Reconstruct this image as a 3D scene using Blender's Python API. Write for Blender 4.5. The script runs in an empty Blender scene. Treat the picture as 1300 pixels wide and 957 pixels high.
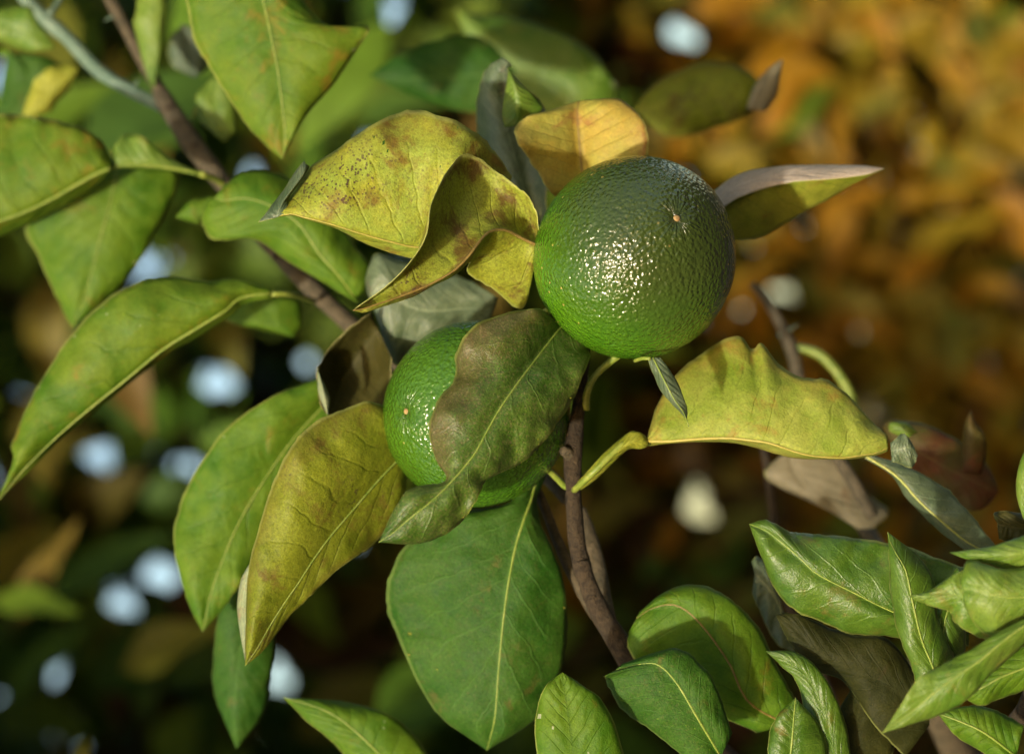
import bpy, math, random
import numpy as np
from mathutils import Vector, Matrix, noise as mnoise

# ------------------------------------------------------------------ camera
sc = bpy.context.scene
col = sc.collection
R = math.radians
PITCH, ROLL = R(8.0), R(60.0)
FPX = 3120.0                      # focal length in photo pixels (1300 wide)
D0 = 0.900                        # distance of the main fruit, metres
CAM = Vector((0, 0, 1.62))
fwd = Vector((0, math.cos(PITCH), math.sin(PITCH)))
r0 = Vector((1, 0, 0)); u0 = Vector((0, -math.sin(PITCH), math.cos(PITCH)))
rgt = r0 * math.cos(ROLL) - u0 * math.sin(ROLL)
upv = r0 * math.sin(ROLL) + u0 * math.cos(ROLL)
cam_d = bpy.data.cameras.new('camera'); cam = bpy.data.objects.new('camera', cam_d); col.objects.link(cam)
m = Matrix.Identity(4)
for i in range(3):
    m[i][0], m[i][1], m[i][2], m[i][3] = rgt[i], upv[i], -fwd[i], CAM[i]
cam.matrix_world = m
cam_d.sensor_width = 36.0; cam_d.lens = FPX * 36.0 / 1300.0
cam_d.clip_start = 0.05; cam_d.clip_end = 2000
cam_d.dof.use_dof = True; cam_d.dof.focus_distance = 0.882; cam_d.dof.aperture_fstop = 5.6
sc.camera = cam

# ------------------------------------------------------------------ sky and sun
S = (rgt * -0.45 + upv * -0.28 - fwd * 0.85).normalized()      # towards the sun
elev = math.asin(S.z)
w = bpy.data.worlds.new('World'); sc.world = w; w.use_nodes = True
nt = w.node_tree; bg = nt.nodes['Background']
sky = nt.nodes.new('ShaderNodeTexSky'); sky.sky_type = 'NISHITA'; sky.sun_disc = False
sky.sun_elevation = elev; sky.sun_rotation = math.atan2(S.x, S.y)
sky.air_density = 1.0; sky.dust_density = 2.5; sky.ozone_density = 1.0
nt.links.new(sky.outputs[0], bg.inputs[0]); bg.inputs[1].default_value = 0.15
sl = bpy.data.lights.new('sun', 'SUN'); sl.energy = 2.0; sl.angle = R(2.2); sl.color = (1.0, 0.93, 0.80)
so = bpy.data.objects.new('sun', sl); col.objects.link(so)
so.rotation_euler = S.to_track_quat('Z', 'Y').to_euler(); so.location = (0, 0, 6)
vs = sc.view_settings; vs.view_transform = 'Standard'; vs.look = 'None'; vs.gamma = 1.0; vs.use_curve_mapping = False
vs.exposure = 1.5
sc.cycles.use_denoising = True
sc.cycles.max_bounces = 4; sc.cycles.diffuse_bounces = 3; sc.cycles.glossy_bounces = 2; sc.cycles.transmission_bounces = 2

# ------------------------------------------------------------------ helpers
def P(x, y, dz=0.0):
    """world point seen at photo position (x, y), dz millimetres behind the main fruit"""
    d = D0 + dz / 1000.0
    return CAM + (fwd + rgt * ((x - 650.0) / FPX) - upv * ((y - 478.5) / FPX)) * d
def tag(o, label=None, cat=None, group=None, kind=None):
    if label: o['label'] = label
    if cat: o['category'] = cat
    if group: o['group'] = group
    if kind: o['kind'] = kind
    return o
def empty(name, loc):
    o = bpy.data.objects.new(name, None); col.objects.link(o); o.location = loc; o.empty_display_size = 0.02
    return o
def link_mesh(name, me, parent=None, loc=None):
    o = bpy.data.objects.new(name, me); col.objects.link(o)
    if loc is not None: o.location = loc
    if parent is not None:
        o.parent = parent
        o.matrix_parent_inverse = wm(parent).inverted()
    return o
def wm(o):
    mw = o.matrix_basis
    if o.parent: mw = wm(o.parent) @ o.matrix_parent_inverse @ mw
    return mw
def mesh_from(name, vs_, fs, mats, mi=None, smooth=True, uv=None):
    me = bpy.data.meshes.new(name); me.from_pydata([tuple(v) for v in vs_], [], fs)
    for mt in mats: me.materials.append(mt)
    if mi is not None: me.polygons.foreach_set('material_index', mi)
    me.polygons.foreach_set('use_smooth', [smooth] * len(me.polygons))
    if uv is not None:
        ul = me.uv_layers.new(name='UVMap')
        li = np.zeros(len(me.loops), dtype=np.int32); me.loops.foreach_get('vertex_index', li)
        ul.data.foreach_set('uv', np.asarray(uv, dtype=np.float32)[li].ravel())
    me.update(); return me

# ------------------------------------------------------------------ materials
def N(nt, t, **kw):
    n = nt.nodes.new(t)
    for k, v in kw.items():
        if k.startswith('i_'):
            key = k[2:]; key = int(key) if key.isdigit() else key
            n.inputs[key].default_value = v
        else: setattr(n, k, v)
    return n
def math_(nt, op, a, b=None, c=None, clamp=False):
    n = nt.nodes.new('ShaderNodeMath'); n.operation = op; n.use_clamp = clamp
    for i, v in enumerate((a, b, c)):
        if v is None: continue
        if isinstance(v, (int, float)): n.inputs[i].default_value = v
        else: nt.links.new(v, n.inputs[i])
    return n.outputs[0]
def ramp(nt, f, lo, hi):
    n = nt.nodes.new('ShaderNodeMapRange'); n.interpolation_type = 'SMOOTHSTEP'
    n.inputs[1].default_value = lo; n.inputs[2].default_value = hi
    nt.links.new(f, n.inputs[0]); return n.outputs[0]
def mixc(nt, f, a, b, blend='MIX'):
    n = nt.nodes.new('ShaderNodeMix'); n.data_type = 'RGBA'; n.blend_type = blend
    for sock, v in ((n.inputs[0], f), (n.inputs[6], a), (n.inputs[7], b)):
        if isinstance(v, (int, float)): sock.default_value = v
        elif isinstance(v, tuple): sock.default_value = (v[0], v[1], v[2], 1)
        else: nt.links.new(v, sock)
    return n.outputs[2]
def new_mat(name):
    mt = bpy.data.materials.new(name); mt.use_nodes = True; mt.node_tree.nodes.clear(); return mt, mt.node_tree
def noise_(nt, vec, scale, detail=3, rough=0.55, dist=0.0):
    n = N(nt, 'ShaderNodeTexNoise', i_Scale=scale, i_Detail=detail, i_Roughness=rough, i_Distortion=dist)
    nt.links.new(vec, n.inputs['Vector']); return n.outputs['Fac']

LEAFMATS = {}
def leaf_mat(name, a, b, brown=(0.10, 0.045, 0.015), spot=0.0, speck=0.0, grain=0.35, vein=0.25, veinlight=True,
             rough=0.42, spec=0.45, trans=0.22, veins=9, edge_brown=0.0, cov=0.5, dust=0.0, rimc=(0.30, 0.32, 0.08), left_brown=0.0, speck_at=None):
    """leaf skin: two tones in soft patches, side veins, fine cell grain, brown patches, black specks, browned rim"""
    if name in LEAFMATS: return LEAFMATS[name]
    mt, nt = new_mat(name); L = nt.links.new
    tc = N(nt, 'ShaderNodeTexCoord'); oi = N(nt, 'ShaderNodeObjectInfo')
    add = N(nt, 'ShaderNodeVectorMath', operation='ADD'); L(tc.outputs['Object'], add.inputs[0])
    off = math_(nt, 'MULTIPLY', oi.outputs['Random'], 3.7)
    cmb = N(nt, 'ShaderNodeCombineXYZ'); L(off, cmb.inputs[0]); L(off, cmb.inputs[1]); L(cmb.outputs[0], add.inputs[1])
    v = add.outputs[0]
    sep = N(nt, 'ShaderNodeSeparateXYZ'); L(tc.outputs['UV'], sep.inputs[0])
    u_, c_ = sep.outputs[0], sep.outputs[1]
    av = math_(nt, 'ABSOLUTE', math_(nt, 'MULTIPLY_ADD', c_, 2.0, -1.0))
    big = noise_(nt, v, 38, 3, 0.6); mid = noise_(nt, v, 150, 4, 0.65); fine = noise_(nt, v, 1500, 2, 0.6)
    # side veins curving to the tip
    wob = math_(nt, 'MULTIPLY', math_(nt, 'SUBTRACT', big, 0.5), 1.3)
    wv = math_(nt, 'ADD', math_(nt, 'MULTIPLY_ADD', u_, float(veins), wob), math_(nt, 'MULTIPLY', math_(nt, 'POWER', av, 0.85), -1.9))
    side = math_(nt, 'MULTIPLY', c_, 0.0)
    fr = math_(nt, 'ABSOLUTE', math_(nt, 'SUBTRACT', math_(nt, 'FRACT', wv), 0.5))
    veinf = math_(nt, 'SUBTRACT', 1.0, ramp(nt, fr, 0.0, 0.075))
    veinf = math_(nt, 'MULTIPLY', veinf, math_(nt, 'SUBTRACT', 1.0, ramp(nt, av, 0.55, 0.98)))
    ridge = math_(nt, 'SUBTRACT', 1.0, ramp(nt, av, 0.0, 0.05))
    tone = ramp(nt, math_(nt, 'MULTIPLY_ADD', mid, 0.35, math_(nt, 'MULTIPLY', big, 0.75)), 0.50 + 0.12 * (0.5 - cov) * 2 - 0.16, 0.50 + 0.12 * (0.5 - cov) * 2 + 0.20)
    c = mixc(nt, tone, a, b)
    # tiny cells
    vor = N(nt, 'ShaderNodeTexVoronoi', i_Scale=900.0); L(v, vor.inputs['Vector'])
    gr = math_(nt, 'MULTIPLY_ADD', math_(nt, 'SUBTRACT', math_(nt, 'ADD', math_(nt, 'MULTIPLY', fine, 0.7), math_(nt, 'MULTIPLY', vor.outputs['Distance'], 0.3)), 0.5), grain * 2.2, 1.0)
    hsv = N(nt, 'ShaderNodeHueSaturation'); L(c, hsv.inputs['Color']); L(gr, hsv.inputs['Value'])
    c = hsv.outputs[0]
    lighter = tuple(min(1, x * 1.7 + 0.02) for x in b); darker = tuple(x * 0.6 for x in a)
    c = mixc(nt, math_(nt, 'MULTIPLY', veinf, vein), c, lighter if veinlight else darker)
    c = mixc(nt, math_(nt, 'MULTIPLY', ridge, min(1, vein * 2)), c, lighter if veinlight else darker)
    if spot > 0:
        n2 = noise_(nt, v, 62, 5, 0.7, 0.4)
        c = mixc(nt, math_(nt, 'MULTIPLY', ramp(nt, n2, 0.66 - 0.24 * spot, 0.80 - 0.20 * spot), min(1.0, 0.35 + spot * 0.6)), c, brown)
        n3 = noise_(nt, v, 420, 4, 0.7)
        c = mixc(nt, math_(nt, 'MULTIPLY', ramp(nt, n3, 0.60, 0.72), 0.65 * spot), c, brown)
    if edge_brown > 0:
        e = math_(nt, 'MULTIPLY', ramp(nt, math_(nt, 'ADD', av, math_(nt, 'MULTIPLY', math_(nt, 'SUBTRACT', mid, 0.5), 0.7)), 0.62, 1.05), edge_brown)
        c = mixc(nt, e, c, brown)
    if left_brown > 0:
        e2 = math_(nt, 'ADD', c_, math_(nt, 'MULTIPLY', math_(nt, 'SUBTRACT', math_(nt, 'ADD', math_(nt, 'MULTIPLY', mid, 0.6), math_(nt, 'MULTIPLY', fine, 0.4)), 0.5), 0.9))
        c = mixc(nt, math_(nt, 'MULTIPLY', math_(nt, 'SUBTRACT', 1.0, ramp(nt, e2, 0.08, 0.42)), math_(nt, 'MULTIPLY', math_(nt, 'SUBTRACT', 1.0, ramp(nt, u_, 0.60, 0.72)), left_brown)), c, brown)
    if speck > 0:
        v2 = N(nt, 'ShaderNodeTexVoronoi', i_Scale=760.0, i_Randomness=1.0); L(v, v2.inputs['Vector'])
        zone = ramp(nt, noise_(nt, v, 34, 2, 0.5), 0.62 - 0.22 * speck, 0.74 - 0.16 * speck)
        if speck_at:
            ex = math_(nt, 'MULTIPLY', math_(nt, 'SUBTRACT', u_, speck_at[0]), 1.0 / speck_at[2]); ey = math_(nt, 'MULTIPLY', math_(nt, 'SUBTRACT', c_, speck_at[1]), 1.0 / speck_at[3])
            r2 = math_(nt, 'ADD', math_(nt, 'MULTIPLY', ex, ex), math_(nt, 'MULTIPLY', ey, ey))
            zone = math_(nt, 'MAXIMUM', math_(nt, 'SUBTRACT', 1.0, ramp(nt, math_(nt, 'ADD', r2, math_(nt, 'MULTIPLY', mid, 0.8)), 0.35, 1.5)), math_(nt, 'MULTIPLY', zone, 0.35))
        thr = math_(nt, 'MULTIPLY_ADD', noise_(nt, v, 330, 3), 1.05, -0.22)
        dot = math_(nt, 'LESS_THAN', v2.outputs['Distance'], thr)
        c = mixc(nt, math_(nt, 'MULTIPLY', math_(nt, 'MULTIPLY', dot, zone), 0.85), c, (0.045, 0.015, 0.02))
    if dust > 0:
        d_ = math_(nt, 'MULTIPLY', ramp(nt, noise_(nt, v, 1100, 5, 0.8), 0.50, 0.68), dust)
        c = mixc(nt, d_, c, (0.30, 0.19, 0.12))
    c = mixc(nt, math_(nt, 'MULTIPLY', ramp(nt, av, 0.955, 0.985), 0.55), c, rimc)
    # relief
    h = math_(nt, 'ADD', math_(nt, 'MULTIPLY', veinf, 0.18 if veinlight else -0.22), math_(nt, 'MULTIPLY', fine, 0.30))
    h = math_(nt, 'ADD', h, math_(nt, 'MULTIPLY', mid, 0.55))
    pill = math_(nt, 'MULTIPLY', ramp(nt, fr, 0.0, 0.5), math_(nt, 'MULTIPLY', ramp(nt, av, 0.02, 0.3), math_(nt, 'SUBTRACT', 1.0, ramp(nt, av, 0.5, 1.0))))
    h = math_(nt, 'ADD', h, math_(nt, 'MULTIPLY', pill, 0.28))
    h = math_(nt, 'ADD', h, math_(nt, 'MULTIPLY', noise_(nt, v, 75, 2, 0.5, 0.5), 1.8))
    bp = N(nt, 'ShaderNodeBump', i_Strength=0.8, i_Distance=0.0010); L(h, bp.inputs['Height'])
    pb = N(nt, 'ShaderNodeBsdfPrincipled'); L(c, pb.inputs['Base Color']); L(bp.outputs[0], pb.inputs['Normal'])
    L(math_(nt, 'MULTIPLY_ADD', mid, 0.40, rough - 0.08), pb.inputs['Roughness'])
    pb.inputs['Specular IOR Level'].default_value = spec * 0.55
    tr = N(nt, 'ShaderNodeBsdfTranslucent'); L(mixc(nt, 1.0, c, (1.0, 1.0, 0.55), 'MULTIPLY'), tr.inputs[0])
    mx = N(nt, 'ShaderNodeMixShader', i_0=trans); L(pb.outputs[0], mx.inputs[1]); L(tr.outputs[0], mx.inputs[2])
    o = N(nt, 'ShaderNodeOutputMaterial'); L(mx.outputs[0], o.inputs[0])
    LEAFMATS[name] = mt; return mt
def plain_mat(name, a, b, scale=200, rough=0.6, bump=0.4, dist=0.0006, spec=0.3, stretch=None, lines=0.0):
    mt, nt = new_mat(name); L = nt.links.new
    tc = N(nt, 'ShaderNodeTexCoord'); v = tc.outputs['Object']
    n1 = noise_(nt, v, scale, 5, 0.65); n2 = noise_(nt, v, scale * 5, 3)
    c = mixc(nt, ramp(nt, math_(nt, 'MULTIPLY_ADD', n2, 0.4, math_(nt, 'MULTIPLY', n1, 0.6)), 0.36, 0.64), a, b)
    bp = N(nt, 'ShaderNodeBump', i_Strength=bump, i_Distance=dist); L(math_(nt, 'ADD', n1, math_(nt, 'MULTIPLY', n2, 0.5)), bp.inputs['Height'])
    pb = N(nt, 'ShaderNodeBsdfPrincipled', i_Roughness=rough); L(c, pb.inputs['Base Color']); L(bp.outputs[0], pb.inputs['Normal'])
    pb.inputs['Specular IOR Level'].default_value = spec
    o = N(nt, 'ShaderNodeOutputMaterial'); L(pb.outputs[0], o.inputs[0]); return mt
def island_leaf_mat(name, cols, rough=0.55, trans=0.25, spec=0.2):
    """leaf skin whose tone differs from leaf to leaf"""
    mt, nt = new_mat(name); L = nt.links.new
    g = N(nt, 'ShaderNodeNewGeometry'); oi = N(nt, 'ShaderNodeObjectInfo')
    rr = math_(nt, 'FRACT', math_(nt, 'ADD', g.outputs['Random Per Island'], oi.outputs['Random']))
    cr = N(nt, 'ShaderNodeValToRGB'); L(rr, cr.inputs[0]); cr.color_ramp.interpolation = 'LINEAR'
    els = cr.color_ramp.elements
    while len(els) < len(cols): els.new(0.5)
    for i, c in enumerate(cols): els[i].position = i / (len(cols) - 1); els[i].color = (*c, 1)
    tc = N(nt, 'ShaderNodeTexCoord'); n1 = noise_(nt, tc.outputs['Object'], 60, 3)
    hsv = N(nt, 'ShaderNodeHueSaturation'); L(cr.outputs[0], hsv.inputs['Color']); L(math_(nt, 'MULTIPLY_ADD', n1, 0.9, 0.55), hsv.inputs['Value'])
    pb = N(nt, 'ShaderNodeBsdfPrincipled', i_Roughness=rough); L(hsv.outputs[0], pb.inputs['Base Color'])
    pb.inputs['Specular IOR Level'].default_value = spec
    tr = N(nt, 'ShaderNodeBsdfTranslucent'); L(mixc(nt, 1.0, hsv.outputs[0], (1, 1, 0.6), 'MULTIPLY'), tr.inputs[0])
    mx = N(nt, 'ShaderNodeMixShader', i_0=trans); L(pb.outputs[0], mx.inputs[1]); L(tr.outputs[0], mx.inputs[2])
    o = N(nt, 'ShaderNodeOutputMaterial'); L(mx.outputs[0], o.inputs[0]); return mt

LM = leaf_mat
# foreground leaf skins (front / back)
M_yellow   = LM('leaf_yellow_mottled', (0.245, 0.245, 0.018), (0.195, 0.262, 0.032), brown=(0.13, 0.065, 0.010), spot=0.72, speck=1.0, grain=0.6, vein=0.12, veinlight=False, rough=0.45, edge_brown=0.35, speck_at=(0.66, 0.22, 0.26, 0.26))
M_yellow2  = LM('leaf_yellow_russet', (0.33, 0.235, 0.035), (0.29, 0.275, 0.045), brown=(0.22, 0.075, 0.030), spot=0.6, speck=0.15, grain=0.4, vein=0.40, veinlight=False, rough=0.45, edge_brown=0.25)
M_olive    = LM('leaf_olive_curled', (0.155, 0.165, 0.012), (0.205, 0.245, 0.026), brown=(0.075, 0.034, 0.009), spot=0.85, speck=0.5, grain=0.7, vein=0.2, veinlight=False, rough=0.42, trans=0.08)
M_lime     = LM('leaf_lime', (0.135, 0.185, 0.010), (0.24, 0.25, 0.026), brown=(0.18, 0.10, 0.02), spot=0.4, grain=0.35, vein=0.20, veinlight=False, rough=0.44)
M_notch    = LM('leaf_yellow_green_notched', (0.135, 0.195, 0.013), (0.245, 0.275, 0.045), brown=(0.22, 0.125, 0.020), spot=0.62, grain=0.5, vein=0.10, veinlight=False, rough=0.48, edge_brown=0.4)
M_russet   = LM('leaf_dark_russet', (0.024, 0.062, 0.005), (0.050, 0.088, 0.010), brown=(0.078, 0.047, 0.017), spot=0.34, grain=0.9, vein=0.18, rough=0.30, edge_brown=0.15, left_brown=0.5, dust=0.32, trans=0.05, spec=0.55, rimc=(0.20, 0.24, 0.045))
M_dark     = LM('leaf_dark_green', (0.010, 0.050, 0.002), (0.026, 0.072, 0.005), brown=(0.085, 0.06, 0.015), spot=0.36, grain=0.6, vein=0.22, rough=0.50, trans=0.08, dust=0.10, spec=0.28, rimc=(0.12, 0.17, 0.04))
M_mid      = LM('leaf_mid_green', (0.040, 0.112, 0.003), (0.085, 0.155, 0.006), brown=(0.17, 0.12, 0.012), spot=0.36, grain=0.35, vein=0.22, veinlight=False, rough=0.48, trans=0.28)
M_midspot  = LM('leaf_green_spotted', (0.048, 0.118, 0.003), (0.100, 0.158, 0.007), brown=(0.19, 0.12, 0.012), spot=0.52, grain=0.35, vein=0.25, veinlight=False, rough=0.48, trans=0.28)
M_olgreen  = LM('leaf_olive_green', (0.100, 0.128, 0.005), (0.150, 0.175, 0.010), brown=(0.09, 0.045, 0.010), spot=0.55, speck=0.4, grain=0.6, vein=0.15, veinlight=False, rough=0.46, edge_brown=0.4)
M_glossy   = LM('leaf_glossy_green', (0.032, 0.085, 0.005), (0.070, 0.130, 0.011), brown=(0.14, 0.09, 0.02), spot=0.38, grain=0.4, vein=0.2, rough=0.26, spec=0.85)
M_fresh    = LM('leaf_fresh_green', (0.062, 0.140, 0.010), (0.125, 0.190, 0.022), brown=(0.20, 0.15, 0.03), spot=0.38, grain=0.35, vein=0.15, rough=0.32, spec=0.7)
M_grey     = LM('leaf_grey_green_sheen', (0.042, 0.070, 0.030), (0.088, 0.115, 0.058), brown=(0.07, 0.055, 0.035), spot=0.4, grain=0.5, vein=0.35, rough=0.36, spec=0.8, trans=0.05)  # grey tone includes sky sheen painted into the leaf colour
M_brown    = LM('leaf_brown_green', (0.022, 0.024, 0.004), (0.040, 0.036, 0.007), brown=(0.06, 0.028, 0.008), spot=0.4, grain=0.4, vein=0.12, rough=0.46, trans=0.06, spec=0.25, rimc=(0.14, 0.15, 0.05))
M_shade    = LM('leaf_dark_olive', (0.012, 0.015, 0.003), (0.022, 0.024, 0.004), brown=(0.03, 0.016, 0.005), spot=0.4, grain=0.4, vein=0.06, rough=0.5, trans=0.04, spec=0.2, rimc=(0.16, 0.18, 0.05))  # shadow over the leaf put into its colour as a near-black skin
M_red      = LM('leaf_red_brown', (0.080, 0.022, 0.008), (0.060, 0.050, 0.008), brown=(0.16, 0.03, 0.01), spot=0.4, grain=0.2, vein=0.2, rough=0.45)
M_tan      = LM('leaf_tan_grey', (0.145, 0.125, 0.070), (0.19, 0.165, 0.100), brown=(0.16, 0.09, 0.04), spot=0.3, grain=0.2, vein=0.2, rough=0.45)
M_pale     = LM('leaf_pale_underside', (0.20, 0.24, 0.12), (0.26, 0.30, 0.17), brown=(0.22, 0.13, 0.07), spot=0.35, grain=0.3, vein=0.2, rough=0.5)
M_skysheen  = LM('leaf_sky_sheen', (0.34, 0.27, 0.20), (0.42, 0.35, 0.28), brown=(0.22, 0.13, 0.08), spot=0.3, grain=0.3, vein=0.1, rough=0.5)  # sky reflection painted as a pale pinkish leaf colour
M_rim      = plain_mat('leaf_rim', (0.22, 0.26, 0.05), (0.34, 0.33, 0.10), 400, 0.5)
M_rimdark  = plain_mat('leaf_rim_brown', (0.12, 0.10, 0.03), (0.26, 0.22, 0.09), 400, 0.5)
M_petiole  = plain_mat('petiole_green', (0.10, 0.15, 0.015), (0.20, 0.23, 0.04), 200, 0.45)
M_ribyel   = plain_mat('midrib_yellow', (0.26, 0.23, 0.04), (0.33, 0.28, 0.07), 300, 0.45)
M_ribgreen = plain_mat('midrib_green', (0.11, 0.17, 0.02), (0.20, 0.24, 0.05), 300, 0.42)
M_ribbrown = plain_mat('midrib_brown', (0.12, 0.08, 0.02), (0.20, 0.14, 0.04), 300, 0.42)
M_bark     = plain_mat('twig_bark', (0.018, 0.012, 0.006), (0.052, 0.036, 0.018), 320, 0.8, 1.0, 0.0022)
M_barkred  = plain_mat('twig_bark_reddish', (0.036, 0.030, 0.015), (0.090, 0.070, 0.040), 220, 0.75, 0.9, 0.0018)
M_barkgrn  = plain_mat('twig_bark_green', (0.065, 0.11, 0.075), (0.12, 0.17, 0.12), 150, 0.5, 0.4, 0.0008)
M_trunk    = plain_mat('trunk_bark', (0.045, 0.032, 0.022), (0.12, 0.09, 0.065), 40, 0.85, 1.0, 0.004)

# ------------------------------------------------------------------ leaf builder
def parse(rows):
    out = []
    for r in rows.strip().split(';'):
        r = r.strip()
        if not r: continue
        pts = [tuple(float(q) for q in p.split(',')) for p in r.split()]
        pts = [p if len(p) == 3 else (p[0], p[1], 0.0) for p in pts]
        if len(pts) == 1: pts = pts * 3
        out.append(pts)
    return np.array(out)                     # n,3,3
def catmull(a, n):
    """resample control rows along the leaf to n rows (centripetal-ish, even by row index)"""
    k = len(a); t = np.linspace(0, k - 1, n); out = []
    for x in t:
        i = min(int(x), k - 2); f = x - i
        p0 = a[max(i - 1, 0)]; p1 = a[i]; p2 = a[i + 1]; p3 = a[min(i + 2, k - 1)]
        if i == 0: p0 = 2 * p1 - p2
        if i + 2 > k - 1: p3 = 2 * p2 - p1
        out.append(0.5 * ((2 * p1) + (p2 - p0) * f + (2 * p0 - 5 * p1 + 4 * p2 - p3) * f * f + (3 * p1 - p0 - 3 * p2 + p3) * f ** 3))
    return np.array(out)
LEAFN = [0]
def leaf(parent, rows, front, back, d=0.0, bl=2.0, br=2.0, wave=1.0, rim=None, rib=None, ribr=0.55, name='leaf', label=None,
         n=34, k=7, thick=0.32, crenate=1.0, pet=None, petr=1.0, petmat=None, quilt=0.5, ripple=None):
    """one leaf blade with thickness. rows run from base to tip: left edge, midrib, right edge as (x, y, depth mm)."""
    LEAFN[0] += 1; seed = LEAFN[0] * 7.31
    a = parse(rows); a[:, :, 2] += d
    rs = random.Random(seed); rp = ripple or [(rs.uniform(0.8, 1.9), rs.uniform(1.5, 3.2), rs.random()) for _ in range(2)]
    n = int(n * 1.25)
    c = catmull(a, n)
    pts = np.zeros((n, 2 * k + 1, 3)); uv = np.zeros((n, 2 * k + 1, 2))
    for i in range(n):
        u = i / (n - 1.0)
        Lp, Mp, Rp = c[i]
        wl = np.linalg.norm(Lp[:2] - Mp[:2]); wr = np.linalg.norm(Rp[:2] - Mp[:2])
        for j in range(2 * k + 1):
            s = (j - k) / k; e = Lp if s < 0 else Rp; q = abs(s); b = bl if s < 0 else br; ww = wl if s < 0 else wr
            p = Mp * (1 - q) + e * q
            fall = min(1.0, ww / 25.0)
            z = -b * 4 * q * (1 - q) * 0.9 * min(1.0, ww / 40.0)
            am, fq, ph0 = rp[0 if s < 0 else 1]
            z += am * fall * q ** 1.5 * math.sin(6.283 * (fq * u + ph0))
            z += wave * 3.2 * fall * q * mnoise.noise((p[0] * 0.016 + seed, p[1] * 0.016, seed))
            z += wave * 1.5 * fall * q * mnoise.noise((p[0] * 0.05 + seed, p[1] * 0.05, seed + 9))
            ph = (u * 9 - 1.9 * q ** 0.85) * 2 * math.pi
            z += quilt * 0.5 * fall * math.cos(ph) * min(1.0, q * 4) * (1 - q)
            if q > 0.99 and crenate > 0 and 0 < i < n - 1:
                dv = (e - Mp); ln = max(np.linalg.norm(dv[:2]), 1e-6)
                p = p + dv / ln * crenate * 1.6 * min(1.0, ln / 30.0) * (mnoise.noise((i * 0.9 + seed, s * 5, 3.3)) + 0.6 * mnoise.noise((i * 0.31 + seed, s * 5, 7.7)) * 2)
            pts[i, j] = (p[0], p[1], p[2] + z); uv[i, j] = (u, (s + 1) / 2)
    W = 2 * k + 1
    base = P(*c[0][1])
    vw = [P(*pts[i, j]) - base for i in range(n) for j in range(W)]
    A = np.array(vw).reshape(n, W, 3)
    du = np.gradient(A, axis=0); dv = np.gradient(A, axis=1)
    nr = np.cross(du, dv); ln = np.linalg.norm(nr, axis=2, keepdims=True); ln[ln < 1e-12] = 1; nr /= ln
    view = np.array(fwd)
    flip = (nr * view).sum() > 0                   # grid normal points away from the viewer
    if flip: nr = -nr
    nr = nr * 0.75 - view * 0.25
    front_v = A; back_v = A - nr * (thick / 1000.0)
    verts = list(front_v.reshape(-1, 3)) + list(back_v.reshape(-1, 3))
    uvs = np.concatenate([uv.reshape(-1, 2)] * 2)
    fs, mi = [], []; o = n * W
    for i in range(n - 1):
        for j in range(W - 1):
            q = (i * W + j, (i + 1) * W + j, (i + 1) * W + j + 1, i * W + j + 1)
            if flip: q = q[::-1]
            fs.append(q); mi.append(0); fs.append(tuple(x + o for x in q[::-1])); mi.append(1)
    ring = [i * W for i in range(n)] + [(n - 1) * W + j for j in range(1, W)] + [i * W + W - 1 for i in range(n - 2, -1, -1)] + [j for j in range(W - 2, 0, -1)]
    for x in range(len(ring)):
        p, q = ring[x], ring[(x + 1) % len(ring)]
        f = (p, p + o, q + o, q) if not flip else (p, q, q + o, p + o)
        fs.append(f); mi.append(2)
    me = mesh_from(name, verts, fs, [front, back, rim or M_rim], mi, True, uvs)
    ob = link_mesh(name, me, parent, base)
    if label: ob['label'] = label
    if rib is not None:
        mid = [Vector(front_v[i, k]) + base for i in range(0, n, 2)] + [Vector(front_v[n - 1, k]) + base]
        rr = [ribr * (1 - 0.75 * i / (len(mid) - 1)) for i in range(len(mid))]
        tube('midrib', [m_ - fwd * 0.0 for m_ in mid], rr, rib, ob, 6)
    if pet:
        pp = [P(*(float(q) for q in p.split(','))) for p in pet.split()]
        tube('petiole', smooth_path(pp, 4), None, petmat or M_petiole, ob, 8, r=petr)
    return ob
def smooth_path(pts, sub=5):
    a = np.array([[list(p)] for p in pts]); n = (len(pts) - 1) * sub + 1
    return [Vector(x[0]) for x in catmull(a, n)]
def tube(name, pts, radii, mat, parent=None, seg=8, r=1.0, rough=0.0, seed=0.0):
    """round stem through pts, radii in millimetres"""
    n = len(pts)
    if radii is None: radii = [r] * n
    base = pts[0]; vs_, fs = [], []
    ref = Vector((0.31, 0.52, 0.79))
    for i, p in enumerate(pts):
        t = (pts[min(i + 1, n - 1)] - pts[max(i - 1, 0)]).normalized()
        x = t.cross(ref).normalized(); y = t.cross(x)
        for s in range(seg):
            an = 2 * math.pi * s / seg
            rr = radii[i] / 1000.0
            if rough: rr *= 1 + rough * mnoise.noise((i * 0.35 + seed, math.cos(an) * 1.3, math.sin(an) * 1.3))
            vs_.append(p - base + (x * math.cos(an) + y * math.sin(an)) * rr)
    for i in range(n - 1):
        for s in range(seg):
            s2 = (s + 1) % seg
            fs.append((i * seg + s, (i + 1) * seg + s, (i + 1) * seg + s2, i * seg + s2))
    fs.append(tuple(range(seg))); fs.append(tuple(reversed([(n - 1) * seg + s for s in range(seg)])))
    me = mesh_from(name, vs_, fs, [mat])
    return link_mesh(name, me, parent, base)
def branch(parent, path, radii, mat, name='branch', seg=10, sub=6, rough=0.18, label=None, seed=1.0):
    pp = [P(*(float(q) for q in p.split(','))) for p in path.split()]
    sp = smooth_path(pp, sub); xs = np.linspace(0, len(radii) - 1, len(sp))
    rr = [float(np.interp(x, range(len(radii)), radii)) for x in xs]
    o = tube(name, sp, rr, mat, parent, seg, rough=rough, seed=seed)
    if label: o['label'] = label
    return o

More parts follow.
